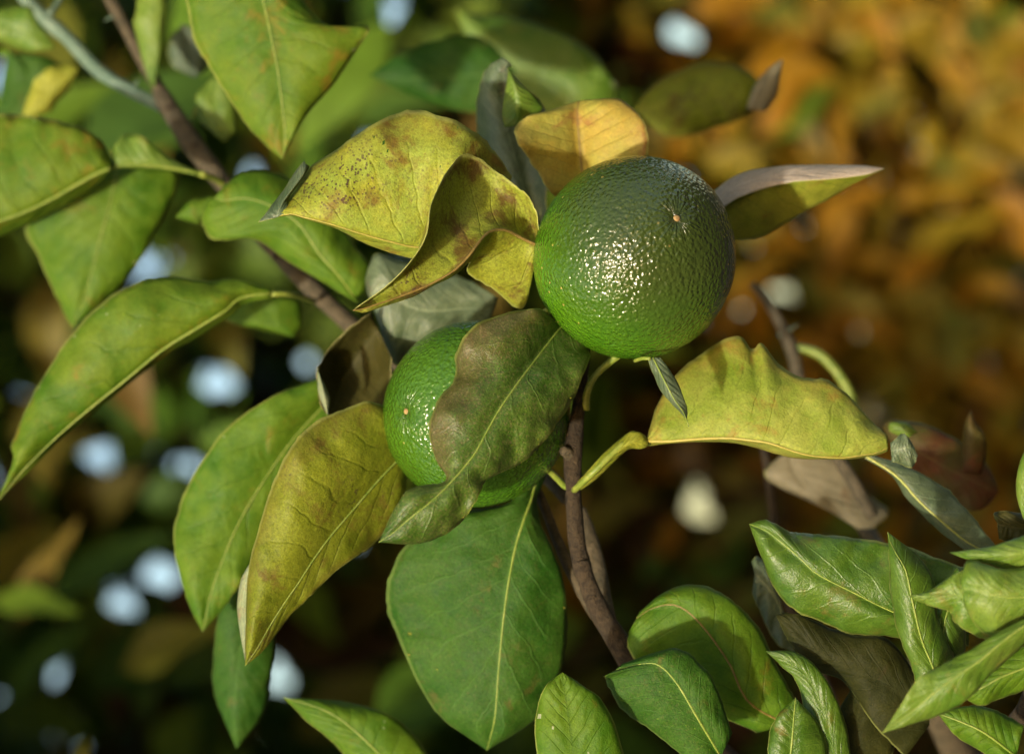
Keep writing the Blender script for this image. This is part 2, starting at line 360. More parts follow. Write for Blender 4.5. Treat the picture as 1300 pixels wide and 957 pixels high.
# ------------------------------------------------------------------ ground
gm = plain_mat('dry_soil', (0.07, 0.05, 0.03), (0.13, 0.10, 0.065), 3, 0.95, 0.6, 0.03)
gv, gf = [], []; G = 40
for i in range(G + 1):
    for j in range(G + 1):
        fx = (i / G * 2 - 1); fy = (j / G * 2 - 1)
        x = math.copysign(abs(fx) ** 3, fx) * 900; y = math.copysign(abs(fy) ** 3, fy) * 900
        gv.append((x, y, 0.05 * mnoise.noise((x * 0.4, y * 0.4, 0))))
for i in range(G):
    for j in range(G):
        gf.append((i * (G + 1) + j, (i + 1) * (G + 1) + j, (i + 1) * (G + 1) + j + 1, i * (G + 1) + j + 1))
tag(link_mesh('ground', mesh_from('ground', gv, gf, [gm])), kind='structure')

# ------------------------------------------------------------------ the fruiting tree
tree_base = P(1750, 900, 700); tree_base.z = 0.0
tree = tag(empty('citrus_tree', tree_base), 'citrus tree branch with spotted green and yellow leaves around the two green oranges', 'tree')

# --- sharp leaves round the fruit
leaf(tree, '650,224,5 640,262,10 620,300,15; 628,192,0 602,288,8 592,312,12; 600,165,-3 565,308,0 556,326,6; 560,147,-6 530,314,-4 530,329,4;'
     '520,140,-6 492,306,-8 498,322,2; 470,160,-4 456,296,-11 461,308,-1; 430,188,-2 421,285,-13 425,290,-3; 388,216,2 386,276,-13 389,279,-7; 366,250,-4 366,272,-11 367,274,-9; 330,281,-8',
     M_yellow, M_dark, d=2, bl=5, br=-1, wave=1.6, rib=M_ribyel, ribr=0.5, n=52, k=12, ripple=[(4.5, 2.6, 0.1), (1, 2, 0)], label='large yellow leaf with black specks and a curled tip')
leaf(tree, '366,268,-9 352,276,-9 328,282,-8; 367,252,-6 356,262,-9 344,262,-4; 378,236,-3 370,242,-8 362,238,-2; 390,218,0 385,222,-5 377,215,-1; 393,211,0 388,208,-2 386,204,0',
     M_grey, M_yellow, d=1, bl=1, br=1, wave=0.4, rim=M_rim, n=16, k=4, name='leaf', label='small grey-green fold of leaf at the yellow leaf tip')
leaf(tree, '684,296,2 683,312,2 682,324,4; 680,268,2 662,302,0 664,390,18; 668,246,0 642,292,-6 626,368,14; 652,234,-2 622,294,-12 594,347,6; 630,218,-1 607,309,-19 597,333,-6; 606,200,-2 596,324,-22 578,349,-14;'
     '585,197,-8 577,343,-24 552,362,-18; 563,226,-24 548,360,-26 527,376,-22; 547,262,-34 522,371,-28 507,383,-25; 541,300,-38 498,380,-30 491,388,-28; 520,334,-38 476,387,-32 473,394,-31; 489,365,-36 461,392,-33 461,397,-32; 448,394,-34',
     M_olive, M_yellow, d=-6, bl=-9, br=2, wave=1.2, rib=M_ribbrown, ribr=0.7, n=56, k=12, label='olive curled leaf folded like a scoop beside the green orange')
leaf(tree, '735,275,20; 700,246,10 740,238,22 790,236,16; 680,215,8 738,213,22 818,206,12; 662,188,5 736,186,21 824,181,10; 653,163,6 734,162,20 817,152,11; 672,147,12 733,141,20 792,128,15; 692,142,20 735,128,24 768,125,20',
     M_yellow2, M_olive, d=18, bl=2, br=2.5, wave=0.9, rib=M_ribbrown, ribr=0.5, n=36, k=10, label='yellow leaf with russet marks behind the top of the orange')
leaf(tree, '700,300,20 690,300,22 672,290,24; 694,262,14 668,250,18 640,240,24; 696,210,6 655,205,14 612,195,22; 692,165,2 645,170,12 606,172,20; 691,136,0 640,140,10 603,150,18; 668,112,-4 640,120,10 607,118,14; 648,94,-6 641,104,6 613,96,8; 644,86,-2 638,92,2 622,82,6; 650,84,2 646,78,2 638,73,4',
     M_grey, M_mid, d=44, bl=-5, br=3, wave=1.0, n=36, k=8, label='leaf with painted grey-blue sheen folded upright behind the yellow leaves')
leaf(tree, '645,92,0 646,90,0 648,90,0; 643,105,0 652,106,-4 662,106,0; 640,122,2 656,124,-4 678,122,0; 638,142,4 656,142,-2 690,134,2; 640,162,8 660,160,4 684,150,8',
     M_fresh, M_grey, d=36, bl=1, br=1, wave=0.5, n=16, k=5, label='light green fold standing behind the russet yellow leaf')
leaf(tree, '700,400,16 722,404,18 742,412,18; 681,392,4 704,425,8 748,445,10; 640,398,-6 688,446,0 748,456,4; 600,415,-13 668,472,-10 738,482,-2; 579,448,-14 651,495,-17 727,507,-6; 578,478,-15 634,520,-22 711,533,-10;'
     '556,507,-17 618,548,-26 692,560,-15; 544,545,-18 604,574,-29 662,588,-21; 553,584,-24 590,592,-31 630,602,-25; 566,604,-30 579,605,-33 615,613,-28; 560,613,-32 565,620,-35 610,624,-30; 528,617,-32 550,634,-37 604,637,-31; 508,632,-33 533,648,-38 587,661,-32; 496,655,-34 514,663,-37 558,682,-33; 487,674,-35 498,677,-37 526,691,-35; 481,688,-36',
     M_russet, M_olgreen, d=-12, bl=4.5, br=3.5, wave=2.2, ripple=[(3.5, 2.4, 0.65), (1.5, 2.2, 0.3)], rib=M_ribgreen, ribr=0.55, n=60, k=12, rim=M_rim, label='dark green leaf browned with russet and pinched near its tip')
leaf(tree, '690,590,10 694,588,10 698,592,10; 668,612,6 682,606,6 690,612,8; 640,640,4 674,635,2 682,634,6; 560,655,2 665,660,-2 686,662,4; 515,692,4 655,692,-4 702,697,3; 494,730,6 648,726,-6 716,740,3; 490,766,7 642,764,-7 720,786,4; 504,806,8 637,806,-7 717,832,5; 530,866,8 632,862,-6 706,872,6; 562,912,8 628,912,-4 680,914,7; 618,952,6',
     M_dark, M_olgreen, d=34, bl=3.5, br=3.5, wave=1.4, rib=M_ribgreen, ribr=0.7, n=52, k=12, quilt=0.9, label='broad dark green leaf hanging below the lower orange')
leaf(tree, '520,560,30; 482,512,16 508,580,22 512,640,26; 440,517,8 480,610,16 494,668,22; 400,536,3 450,645,10 468,696,17; 372,562,-1 420,680,5 438,716,12; 353,598,-3 398,710,2 412,738,8; 337,640,-3 380,738,0 390,760,5; 325,682,-2 362,764,-1 368,782,3; 315,725,-1 344,792,-1 350,806,2; 312,775,0 328,820,-1 332,828,1; 311,845,0',
     M_olgreen, M_pale, d=6, bl=6, br=0.5, wave=1.2, rib=M_ribgreen, ribr=0.5, n=50, k=12, crenate=1.0, label='olive green leaf with brown flecks hanging beside the lower orange')
leaf(tree, '316,716,4 317,716,2 319,718,2; 306,735,6 312,738,3 318,740,2; 301,765,7 308,768,4 316,772,2; 304,800,6 309,803,3 314,808,2; 311,838,1', M_pale, M_pale, d=6, bl=0.5, br=0.5, wave=0.3, n=14, k=3,
     label='pale turned-up edge of the olive leaf')
leaf(tree, '420,474,8 432,490,12 450,500,16; 360,496,2 406,520,8 430,560,12; 318,520,0 370,560,4 405,610,8; 275,558,0 335,610,0 380,650,5; 242,610,1 305,660,-2 345,690,3; 224,655,2 285,705,-3 318,722,1; 221,695,2 272,740,-3 300,748,0; 230,738,2 264,768,-2 284,772,0; 243,775,1 260,788,-1 270,788,0; 257,802,0',
     M_mid, M_pale, d=72, bl=4, br=1, wave=1.3, rib=M_ribgreen, ribr=0.5, n=40, k=9, label='soft green leaf behind the olive leaf')
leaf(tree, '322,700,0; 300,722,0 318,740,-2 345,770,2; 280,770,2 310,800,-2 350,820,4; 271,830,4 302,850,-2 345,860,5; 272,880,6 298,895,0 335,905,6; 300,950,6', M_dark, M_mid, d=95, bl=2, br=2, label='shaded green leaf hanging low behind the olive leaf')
leaf(tree, '497,455,0 480,420,12 472,396,8; 496,480,2 460,445,18 440,420,6; 494,500,4 440,475,20 415,446,2; 488,518,6 430,498,14 403,470,-4; 470,530,6 425,515,6 404,492,-6; 440,530,4 420,524,0 408,514,-6; 417,527,-2',
     M_brown, M_olgreen, d=48, bl=-4, br=-3, wave=0.7, n=30, k=8, rim=M_rimdark, label='dark brown cupped leaf left of the lower orange')
leaf(tree, '403,468,0 404,470,-2 405,474,0; 403,486,0 408,488,-3 414,492,0; 406,505,0 412,506,-3 419,508,0; 416,527,0', M_pale, M_brown, d=38, bl=0.4, br=0.4, wave=0.2, n=10, k=3, label='pale curled rim of the brown cupped leaf')
leaf(tree, '632,378,6 628,392,8 620,412,10; 590,352,4 588,392,4 575,420,8; 545,345,2 545,395,0 548,440,6; 505,330,2 512,385,-2 520,452,6; 476,323,2 488,362,-2 505,465,5; 464,352,4 474,372,0 492,450,6; 466,372,6 474,392,4 484,420,6',
     M_grey, M_mid, d=66, bl=3, br=3, wave=1.6, n=34, k=9, label='leaf with painted grey-blue sky sheen tucked behind the lower orange')

# --- leaves on the left
leaf(tree, '250,218,4 257,220,4 256,224,4; 218,202,2 215,213,0 212,216,4; 184,176,0 185,210,-2 183,214,2; 160,170,0 163,209,-3 160,214,2; 145,186,0 150,211,-3 148,215,2; 142,202,0 140,214,-3 139,220,2', M_fresh, M_mid, d=122, bl=1, br=0.5, wave=0.5, n=20, k=5, rib=M_ribgreen, ribr=0.8,
     label='winged leaf stalk joining the left twig')
leaf(tree, '143,205,0 140,214,-3 139,220,2; 130,180,-1 120,222,-4 121,236,4; 102,161,-2 92,238,-5 95,254,5; 70,152,-2 60,256,-6 66,270,6; 30,146,-2 25,272,-7 34,286,6; -10,146,-2 -10,284,-7 0,300,6; -50,160,0 -45,300,-6 -38,315,6; -90,190,0 -85,320,-5 -80,328,4; -130,340,0',
     M_midspot, M_mid, d=118, bl=4, br=0.5, wave=1.5, rib=M_ribgreen, ribr=0.9, n=40, k=9, label='large spotted leaf reaching in from the left edge')
leaf(tree, '140,205,0 152,208,0 200,200,0; 80,240,0 146,228,-4 226,222,2; 34,285,2 138,265,-6 216,262,3; 45,318,3 128,300,-6 196,300,4; 60,350,3 118,340,-5 168,345,4; 75,385,3 108,375,-3 136,382,3; 92,416,0', M_mid, M_pale, d=150, bl=3, br=3, wave=1.0, rib=M_ribgreen, ribr=0.5, n=30, k=8,
     label='broad green leaf hanging beneath the spotted left leaf')
leaf(tree, '345,368,4 346,372,4 345,378,5; 300,354,2 306,378,0 312,386,4; 266,357,0 285,395,-3 292,402,4; 207,351,-2 248,418,-5 256,425,4; 160,364,-3 205,445,-6 210,452,4; 113,400,-3 160,482,-6 163,488,3; 74,448,-3 115,518,-5 118,525,3; 38,508,-2 75,552,-4 77,558,2; 15,562,-1 36,590,-3 40,596,1; 16,585,0 20,608,-1 22,612,1; -6,640,0',
     M_midspot, M_pale, d=74, bl=6, br=0, wave=1.5, rib=M_ribgreen, ribr=0.8, n=48, k=10, pet='345,373,78 372,374,86 400,382,120', petr=1.1, label='long drooping spotted leaf at lower left of the twig')
leaf(tree, '300,382,0 325,376,0 340,372,0; 285,400,2 335,395,-2 378,382,2; 300,412,2 345,410,-3 384,398,2; 330,418,2 355,420,-2 382,412,2; 372,428,0', M_mid, M_pale, d=140, wave=0.6, n=18, k=6, label='small green leaf under the brown twig')
leaf(tree, '455,385,2 450,378,2 462,372,2; 415,362,0 430,350,-3 470,338,2; 360,328,0 405,322,-5 450,310,3; 322,304,0 380,285,-6 432,285,4; 285,305,2 345,262,-6 400,248,4; 264,300,3 312,252,-5 358,222,3; 256,278,3 285,255,-3 314,217,2; 262,258,2 272,252,-1 284,236,1', M_mid, M_pale, d=92, bl=3, br=3, wave=1.3, rib=M_ribgreen, ribr=0.6, n=40, k=9, label='green leaf behind the specked yellow leaf')
leaf(tree, '275,250,0; 262,250,0 255,264,-2 258,280,0; 240,256,0 238,270,-2 250,284,0; 222,276,0', M_mid, M_pale, d=125, wave=0.4, n=12, k=4, label='small green leaf at the thick twig')
leaf(tree, '238,-40,4 300,-70,2 360,-60,4; 236,-10,3 325,-25,-4 380,-5,3; 238,12,2 336,8,-5 420,34,0; 248,55,2 345,50,-6 468,34,-2; 275,100,2 353,92,-6 452,66,-1; 306,150,2 359,140,-4 420,112,1; 335,182,1 362,178,-2 390,146,1; 358,203,0', M_midspot, M_pale, d=84, bl=3, br=3.5, wave=1.0, rib=M_ribgreen, ribr=0.6, n=36, k=9, label='big angular leaf at the top beside the twig')
# small leaves along the top left twig
leaf(tree, '192,112,0 194,110,0 196,112,0; 176,60,0 196,70,-2 206,66,0; 170,35,0 198,40,-3 212,30,0; 172,18,0 200,15,-3 212,5,0; 178,-10,0 200,-20,-2 210,-15,0; 196,-40,0', M_fresh, M_mid, d=158, wave=0.6, n=18, k=5, label='small upright leaf sprouting from the twig fork')
leaf(tree, '70,62,0 66,52,0 62,48,0; 40,66,0 40,42,-3 46,16,0; 10,58,0 18,35,-3 25,8,0; -12,45,0 -5,30,-2 2,12,0; -30,35,0', M_fresh, M_pale, d=190, wave=0.6, n=18, k=5, label='pale round leaf in the upper left corner')
leaf(tree, '100,88,0; 92,84,0 84,100,-2 92,108,0; 66,86,0 66,108,-2 78,124,0; 42,102,0 52,126,-2 66,138,0; 36,122,0 42,138,-2 52,146,0; 26,152,0', M_lime, M_pale, d=185, wave=2.5, n=18, k=5, crenate=3, label='wavy pale green leaf under the left twig')
leaf(tree, '268,100,0 278,96,0 290,104,0; 250,122,0 272,126,-2 296,130,0; 252,150,0 278,150,-3 300,152,0; 266,165,0 284,166,-3 298,168,0; 284,180,0', M_fresh, M_pale, d=170, wave=1.5, n=16, k=5, pet='268,118,170 248,140,172 244,155,175', petr=0.8, label='small lobed leaf right of the thick twig')
leaf(tree, '232,30,0; 215,55,0 240,60,-2 262,48,0; 218,82,0 245,82,-2 264,84,0; 246,100,0', M_grey, M_mid, d=200, wave=0.6, n=14, k=5, label='grey-blue small leaf behind the big angular leaf')
leaf(tree, '-10,68,0; 10,62,0 30,82,-2 60,72,0; 4,100,0 40,110,-2 80,100,0; -4,140,0 20,140,-2 40,150,0; -20,150,0', M_dark, M_mid, d=215, wave=0.8, n=16, k=5, label='dark green leaf below the pale corner leaf')
# top and right, softer
leaf(tree, '640,150,0; 580,20,0 650,90,-4 700,170,2; 600,18,0 690,85,-6 760,168,3; 650,22,0 720,90,-6 782,140,3; 710,42,0 752,100,-4 784,118,2; 755,70,0 772,100,-2 782,108,1; 781,112,0', M_fresh, M_pale, d=300, bl=3, br=3, wave=0.9, n=30, k=8, label='bright green leaf standing behind the grey upright leaf')
leaf(tree, '655,90,0; 610,48,0 620,95,-4 630,140,2; 550,52,0 565,98,-4 590,142,2; 505,70,0 515,100,-3 540,130,2; 468,96,0', M_dark, M_mid, d=205, wave=0.8, n=26, k=7, label='dark green leaf pointing left at the top')
leaf(tree, '805,140,0; 830,108,0 840,145,-3 850,175,2; 890,80,0 905,132,-4 915,160,2; 945,88,0 950,125,-3 952,142,2; 972,112,0', M_olgreen, M_brown, d=210, wave=0.8, n=24, k=7, label='dark olive leaf behind the top of the orange')
leaf(tree, '948,138,0 960,140,0 972,142,0; 952,122,0 970,118,-2 986,122,0; 962,102,0 978,100,-2 990,100,0; 980,84,0 986,86,-1 993,84,0; 994,75,0', M_tan, M_brown, d=140, wave=0.4, n=14, k=4, rim=M_rim, label='dry grey curled leaf tip above the orange')
leaf(tree, '905,242,6 915,262,2 925,304,10; 938,226,4 948,246,-3 965,302,12; 985,214,3 1000,230,-6 1012,276,10; 1045,212,2 1055,225,-6 1057,250,6; 1095,212,1 1096,219,-3 1092,230,2; 1124,214,0', M_lime, M_tan, d=46, bl=1, br=2, wave=0.7, n=30, k=8, label='yellow-green leaf with a pale back pointing right of the orange')
leaf(tree, '898,250,8 908,258,4 914,266,2; 935,222,6 940,234,0 946,248,-2; 985,211,4 995,221,-2 1002,232,-6; 1045,209,3 1055,217,-3 1060,227,-6; 1095,210,1 1100,215,-2 1099,222,-3; 1123,214,0', M_skysheen, M_lime, d=41, bl=0.8, br=0.5, wave=0.4, n=22, k=5, label='folded upper edge of the pointed leaf with painted sky reflection')

# --- yellow leaf right of the fruit, with winged stalk
leaf(tree, '822,552,2 822,560,0 824,566,3; 836,510,6 850,560,-2 850,563,3; 866,468,9 888,557,-4 890,561,3; 899,443,10 925,556,-6 928,562,4; 936,425,9 955,559,-8 958,568,4; 955,443,7 975,562,-9 980,575,3; 968,436,6 994,568,-9 1000,580,3; 990,463,5 1018,576,-9 1024,583,2; 1016,478,3 1044,580,-8 1050,583,1; 1046,481,2 1070,581,-7 1078,583,0; 1072,497,2 1092,578,-6 1100,580,0; 1106,533,1 1112,575,-4 1116,577,0; 1126,552,0 1128,568,-2 1127,573,0',
     M_notch, M_fresh, d=8, bl=3.5, br=0, wave=1.0, quilt=0.12, ripple=[(1.2, 1.6, 0.2), (0.3, 1, 0)], rib=M_ribyel, ribr=0.6, n=56, k=12, pet='729,622,16 741,611,8 758,595,4 790,565,6 806,562,8 824,562,9', petr=1.3, label='yellow-green leaf with a notched upper edge right of the stem')
leaf(tree, '731,613,9 733,617,8 737,622,9; 744,600,2 748,607,0 752,612,2; 760,582,0 764,592,-2 768,598,0; 785,558,0 788,570,-3 788,578,0; 800,548,0 804,561,-3 800,570,0; 814,549,0 816,562,-2 812,570,0; 822,556,1 824,562,0 822,567,1', M_lime, M_fresh, d=7, bl=0.8, br=0.8, wave=0.3, n=22, k=5, label='winged green stalk of the notched leaf')
leaf(tree, '1130,562,0 1131,572,0 1132,586,0; 1140,554,0 1144,570,-2 1145,590,0; 1148,550,0 1154,568,-2 1157,593,0; 1158,562,0 1161,574,-1 1162,588,0; 1165,578,0', M_grey, M_brown, d=4, bl=0.6, br=0.6, wave=0.7, n=14, k=5, rim=M_rimdark, label='dry grey scrap at the tip of the notched leaf')
leaf(tree, '822,456,2 829,454,1 839,454,0; 828,472,1 838,472,-2 851,470,0; 838,495,0 848,492,-3 862,490,-1; 852,512,0 858,510,-3 869,507,-1; 864,524,0 867,522,-2 873,522,0; 872,534,0; 875,543,0', M_grey, M_dark, d=-22, bl=0.8, br=0.8, wave=0.5, rib=M_ribgreen, ribr=0.35, n=24, k=6, quilt=2.0, pet='806,458,-14 815,455,-19 826,455,-21', petr=0.7, label='small dark ribbed leaf hanging under the orange')

# --- lower right group
leaf(tree, '1225,716,4 1232,760,6 1230,820,8; 1218,718,2 1215,778,2 1205,818,6; 1162,697,0 1165,785,-4 1170,814,4; 1124,688,-1 1128,774,-6 1134,809,3; 1066,680,-2 1080,750,-7 1082,805,2; 1018,676,-2 1037,728,-7 1041,788,1; 999,673,-2 1012,705,-6 1005,772,1; 978,661,-2 989,686,-4 982,745,0; 966,660,-1 971,673,-3 966,706,0; 951,665,0', M_glossy, M_mid, d=-8, bl=3, br=5, wave=1.4, rib=M_ribgreen, ribr=0.45, n=46, k=11, quilt=0.9, label='glossy green leaf with a thin pale rim at lower right')
leaf(tree, '1164,890,4 1190,890,2 1225,890,6; 1158,850,2 1186,852,-1 1216,848,5; 1142,809,0 1170,812,-4 1204,815,3; 1131,756,-2 1158,762,-7 1190,782,1; 1129,712,-3 1150,725,-7 1186,738,1; 1128,694,-2 1138,703,-5 1164,704,0; 1127,684,-1 1130,688,-2 1144,688,0; 1127,675,0', M_glossy, M_pale, d=-24, bl=3, br=2, wave=1.0, rib=M_ribgreen, ribr=0.5, n=40, k=9, label='narrow upright leaf with a brown tip in the lower right cluster')
leaf(tree, '1258,815,2 1262,790,0 1290,760,0; 1236,805,1 1250,780,-3 1270,735,0; 1212,790,0 1232,765,-4 1240,720,0; 1205,776,0 1215,755,-4 1224,724,0; 1180,768,0 1196,752,-3 1205,732,0; 1165,763,0 1170,758,-1 1178,750,0; 1153,756,0', M_fresh, M_mid, d=-52, bl=2, br=2, wave=1.2, n=30, k=8, label='light green leaf with a hooked tip in the lower right cluster')
leaf(tree, '1380,700,0 1390,750,0 1380,790,0; 1330,712,0 1340,752,-4 1330,782,2; 1285,722,0 1296,758,-6 1290,795,2; 1252,716,0 1262,755,-6 1262,808,2; 1228,711,0 1236,748,-4 1240,795,2; 1219,738,0 1222,748,-2 1224,768,1', M_fresh, M_mid, d=-62, bl=3, br=3, wave=1.2, rib=M_ribgreen, ribr=0.4, n=34, k=9, label='broad pale green leaf at the right edge')
leaf(tree, '1390,640,4 1400,680,4 1390,720,4; 1330,668,0 1340,695,-3 1330,735,2; 1290,682,0 1295,702,-4 1286,726,2; 1262,692,0 1262,704,-3 1256,716,1; 1228,698,0 1230,704,-1 1228,710,0; 1205,701,0', M_fresh, M_mid, d=-58, bl=2, br=2, wave=0.9, n=28, k=7, label='narrow bright leaf above the broad leaf at the right edge')
leaf(tree, '1390,740,0 1395,755,0 1395,775,0; 1310,780,0 1312,788,-3 1318,806,0; 1262,805,0 1272,815,-5 1284,832,0; 1228,826,0 1244,838,-5 1258,856,0; 1198,842,0 1214,858,-4 1236,880,0; 1165,862,0 1185,880,-3 1210,900,0; 1140,900,0 1155,905,-1 1170,915,0; 1120,930,0', M_fresh, M_pale, d=-70, bl=1.5, br=2, wave=1.6, rib=M_ribgreen, ribr=0.5, n=36, k=8, label='twisted bright green leaf crossing the bottom right corner')
leaf(tree, '1180,880,4 1180,920,4 1150,960,4; 1130,812,0 1130,870,-2 1110,920,2; 1082,806,0 1080,850,-3 1072,866,2; 1040,790,0 1040,828,-3 1034,850,2; 1005,778,0 1010,798,-2 1004,818,1; 985,780,0', M_shade, M_mid, d=4, bl=2, br=2, wave=0.9, n=28, k=8, rim=M_rim, label='brown-green leaf with painted shade under the glossy leaf')
leaf(tree, '1090,1010,0 1070,1015,0 1050,1010,0; 1072,915,0 1052,925,-2 1030,930,0; 1046,858,0 1030,866,-3 1012,868,0; 1012,828,0 1002,838,-2 992,846,0; 972,826,0', M_glossy, M_mid, d=-4, wave=1.0, n=22, k=6, crenate=1.4, label='small green leaf tip low at the bottom right')
leaf(tree, '1010,830,0; 985,745,0 990,770,-2 985,815,0; 965,708,0 974,745,-3 966,780,0; 954,712,0 958,728,-2 955,752,0', M_grey, M_dark, d=44, wave=0.5, n=18, k=6, label='blue-grey leaf behind the glossy leaf')
leaf(tree, '1100,575,-2 1098,578,-2 1098,582,-2; 1146,590,0 1138,604,-4 1132,604,0; 1186,609,0 1165,634,-6 1152,634,0; 1222,640,0 1198,664,-6 1186,668,0; 1245,668,0 1225,686,-4 1214,690,0; 1262,690,0 1250,700,-2 1240,706,0; 1275,715,0', M_grey, M_brown, d=26, bl=2.5, br=1, wave=0.9, rib=M_rim, ribr=0.6, n=34, k=8, label='shiny grey leaf with a pale ridge below the notched leaf')
leaf(tree, '1000,572,0; 976,590,0 1010,600,-2 1060,580,2; 972,606,0 1030,625,-4 1100,625,3; 996,622,0 1060,650,-4 1128,648,3; 1042,643,0 1080,664,-3 1112,668,2; 1090,672,0', M_tan, M_brown, d=112, bl=2, br=2, wave=1.0, n=26, k=7, rim=M_rim, label='tan grey leaf beneath the notched leaf')
leaf(tree, '1120,540,2; 1140,532,0 1145,560,-3 1150,600,2; 1190,544,0 1195,590,-4 1200,640,2; 1240,575,0 1235,610,-4 1232,650,2; 1262,605,0 1258,622,-2 1250,645,1; 1268,625,0', M_red, M_brown, d=84, wave=1.2, n=26, k=7, label='red-brown leaf right of the notched leaf tip')
leaf(tree, '1222,598,4 1232,600,2 1246,602,4; 1221,572,0 1232,575,-2 1252,578,0; 1223,545,0 1231,548,-3 1250,552,0; 1228,529,0 1231,528,-2 1238,534,0; 1233,520,0', M_red, M_red, d=76, wave=1.0, n=12, k=4, label='curled red scrap on the red-brown leaf')
leaf(tree, '1130,548,0 1128,542,0 1130,536,0; 1150,556,0 1152,545,-2 1150,536,0; 1166,548,0; 1178,545,0', M_fresh, M_mid, d=60, wave=0.8, n=12, k=4, label='bright green leaf tip behind the notched leaf')
leaf(tree, '1330,660,0; 1290,650,0 1310,670,-2 1310,700,0; 1264,650,0 1280,668,-2 1290,690,0; 1262,658,0 1266,664,-1 1268,684,0', M_brown, M_mid, d=-30, wave=0.6, n=16, k=5, rim=M_rim, label='dark leaf end at the right edge')
leaf(tree, '1300,660,0 1310,655,0 1320,650,0; 1291,630,0 1304,628,-2 1320,625,0; 1292,600,0 1306,598,-2 1322,590,0; 1300,572,0 1310,570,-1 1320,565,0; 1312,545,0', M_fresh, M_mid, d=-40, wave=0.6, n=16, k=5, label='bright green leaf sliver at the right edge')
leaf(tree, '1010,890,6 1000,920,6 960,930,6; 990,850,2 950,890,0 900,900,4; 960,792,0 925,840,-3 860,872,4; 925,758,0 888,790,-5 830,850,3; 885,742,0 858,768,-4 806,838,2; 845,750,0 828,772,-2 797,818,1; 812,776,0 808,785,-1 798,802,0', M_mid, M_olgreen, d=18, bl=4, br=3, wave=1.1, rib=M_ribbrown, ribr=0.5, n=36, k=9, quilt=1.2, label='rounded green leaf at the bottom beside the stem')
leaf(tree, '930,930,4 915,960,4 880,970,4; 908,868,0 885,910,-3 830,930,3; 888,840,0 860,868,-4 790,900,2; 862,823,0 838,845,-4 772,872,2; 838,826,0 818,842,-3 768,860,1; 790,842,0 782,850,-1 766,858,0', M_dark, M_mid, d=-14, bl=3, br=3, wave=1.2, rib=M_ribgreen, ribr=0.5, n=30, k=8, quilt=1.2, label='dark bluish green leaf at the bottom edge')
leaf(tree, '700,1090,0 740,1100,0 790,1090,0; 690,1010,0 735,1010,-3 800,1000,0; 680,940,0 726,942,-3 785,930,0; 683,895,0 720,898,-2 764,888,0; 694,868,0 716,872,-1 742,870,0; 714,853,0', M_mid, M_pale, d=-24, wave=0.6, n=14, k=5, label='pale leaf tip at the bottom edge')
leaf(tree, '1390,800,0 1400,830,0 1395,860,0; 1320,812,0 1330,840,-3 1325,870,2; 1270,838,0 1278,856,-4 1275,885,2; 1240,862,0 1248,872,-3 1245,895,1; 1222,885,0', M_mid, M_pale, d=-46, bl=2, br=2, wave=1.3, n=24, k=7, rib=M_ribgreen, label='green leaf tucked under the twisted bright leaf')
leaf(tree, '1215,720,0 1225,735,0 1230,750,0; 1196,745,0 1205,770,-3 1225,785,2; 1186,775,0 1198,800,-4 1226,815,2; 1190,812,0 1200,830,-3 1222,842,2; 1205,850,0 1210,855,-1 1216,860,0; 1212,880,0', M_glossy, M_mid, d=-14, bl=2, br=2, wave=1.2, n=22, k=7, rib=M_ribgreen, ribr=0.4, label='glossy leaf deep inside the lower right cluster')
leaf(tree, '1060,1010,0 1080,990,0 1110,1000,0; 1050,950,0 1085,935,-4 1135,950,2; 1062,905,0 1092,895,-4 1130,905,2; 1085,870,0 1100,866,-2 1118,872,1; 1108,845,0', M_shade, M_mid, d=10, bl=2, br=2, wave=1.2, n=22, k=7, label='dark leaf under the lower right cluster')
# --- leaves continuing below the photograph
leaf(tree, '480,1010,0 520,1000,0 560,990,0; 430,950,0 470,945,-4 520,925,2; 390,915,0 420,905,-3 450,892,2; 360,885,0', M_mid, M_pale, d=60, wave=1.0, n=22, k=6, rib=M_ribgreen, label='green leaf at the bottom edge near the shaded leaf')
leaf(tree, '980,1010,0 1000,990,0 1030,1010,0; 975,950,0 1005,945,-3 1050,960,2; 985,910,0 1008,908,-2 1040,920,1; 1010,885,0', M_glossy, M_mid, d=-10, wave=1.0, n=20, k=6, rib=M_ribgreen, label='glossy leaf rising from the bottom edge')
leaf(tree, '1300,1000,0 1290,960,0 1300,920,0; 1255,960,0 1250,930,-3 1262,900,2; 1215,935,0 1218,915,-2 1230,895,1; 1190,905,0', M_mid, M_pale, d=-30, wave=1.0, n=20, k=6, rib=M_ribgreen, label='green leaf low in the bottom right corner')

# --- twigs and branches
branch(tree, '742,440,24 738,485,22 733,530,20 728,575,18 728,620,18 733,690,20 748,745,22 775,800,26 812,855,34 880,930,60 1010,1040,130 1300,1220,380 1560,1330,620', [2.2, 2.4, 2.6, 3.6, 2.9, 3.3, 3.8, 4.2, 4.6, 5.5, 8, 14, 20], M_bark, label='dark brown fruiting twig')
branch(tree, '668,590,46 690,640,48 716,705,46 745,762,40 782,812,32 812,855,32', [1.6, 1.9, 2.2, 2.4, 2.6, 2.8], M_barkred, seed=4)
branch(tree, '744,520,20 745,500,18 755,478,14 776,458,8 800,440,4', [1.5, 1.4, 1.3, 1.4, 1.7], M_petiole, name='fruit_stalk', rough=0.05)
branch(tree, '728,580,18 720,574,15 714,572,13', [2.8, 2.4, 1.6], M_barkred, name='leaf_scar', rough=0.2, sub=3)
branch(tree, '735,612,18 720,618,22 706,606,26 692,592,30', [1.3, 1.3, 1.2, 1.1], M_petiole, name='petiole', rough=0.05)
branch(tree, '690,396,16 704,388,12 716,395,16 735,440,22', [0.9, 0.9, 1.0, 1.4], M_petiole, name='petiole', rough=0.05)
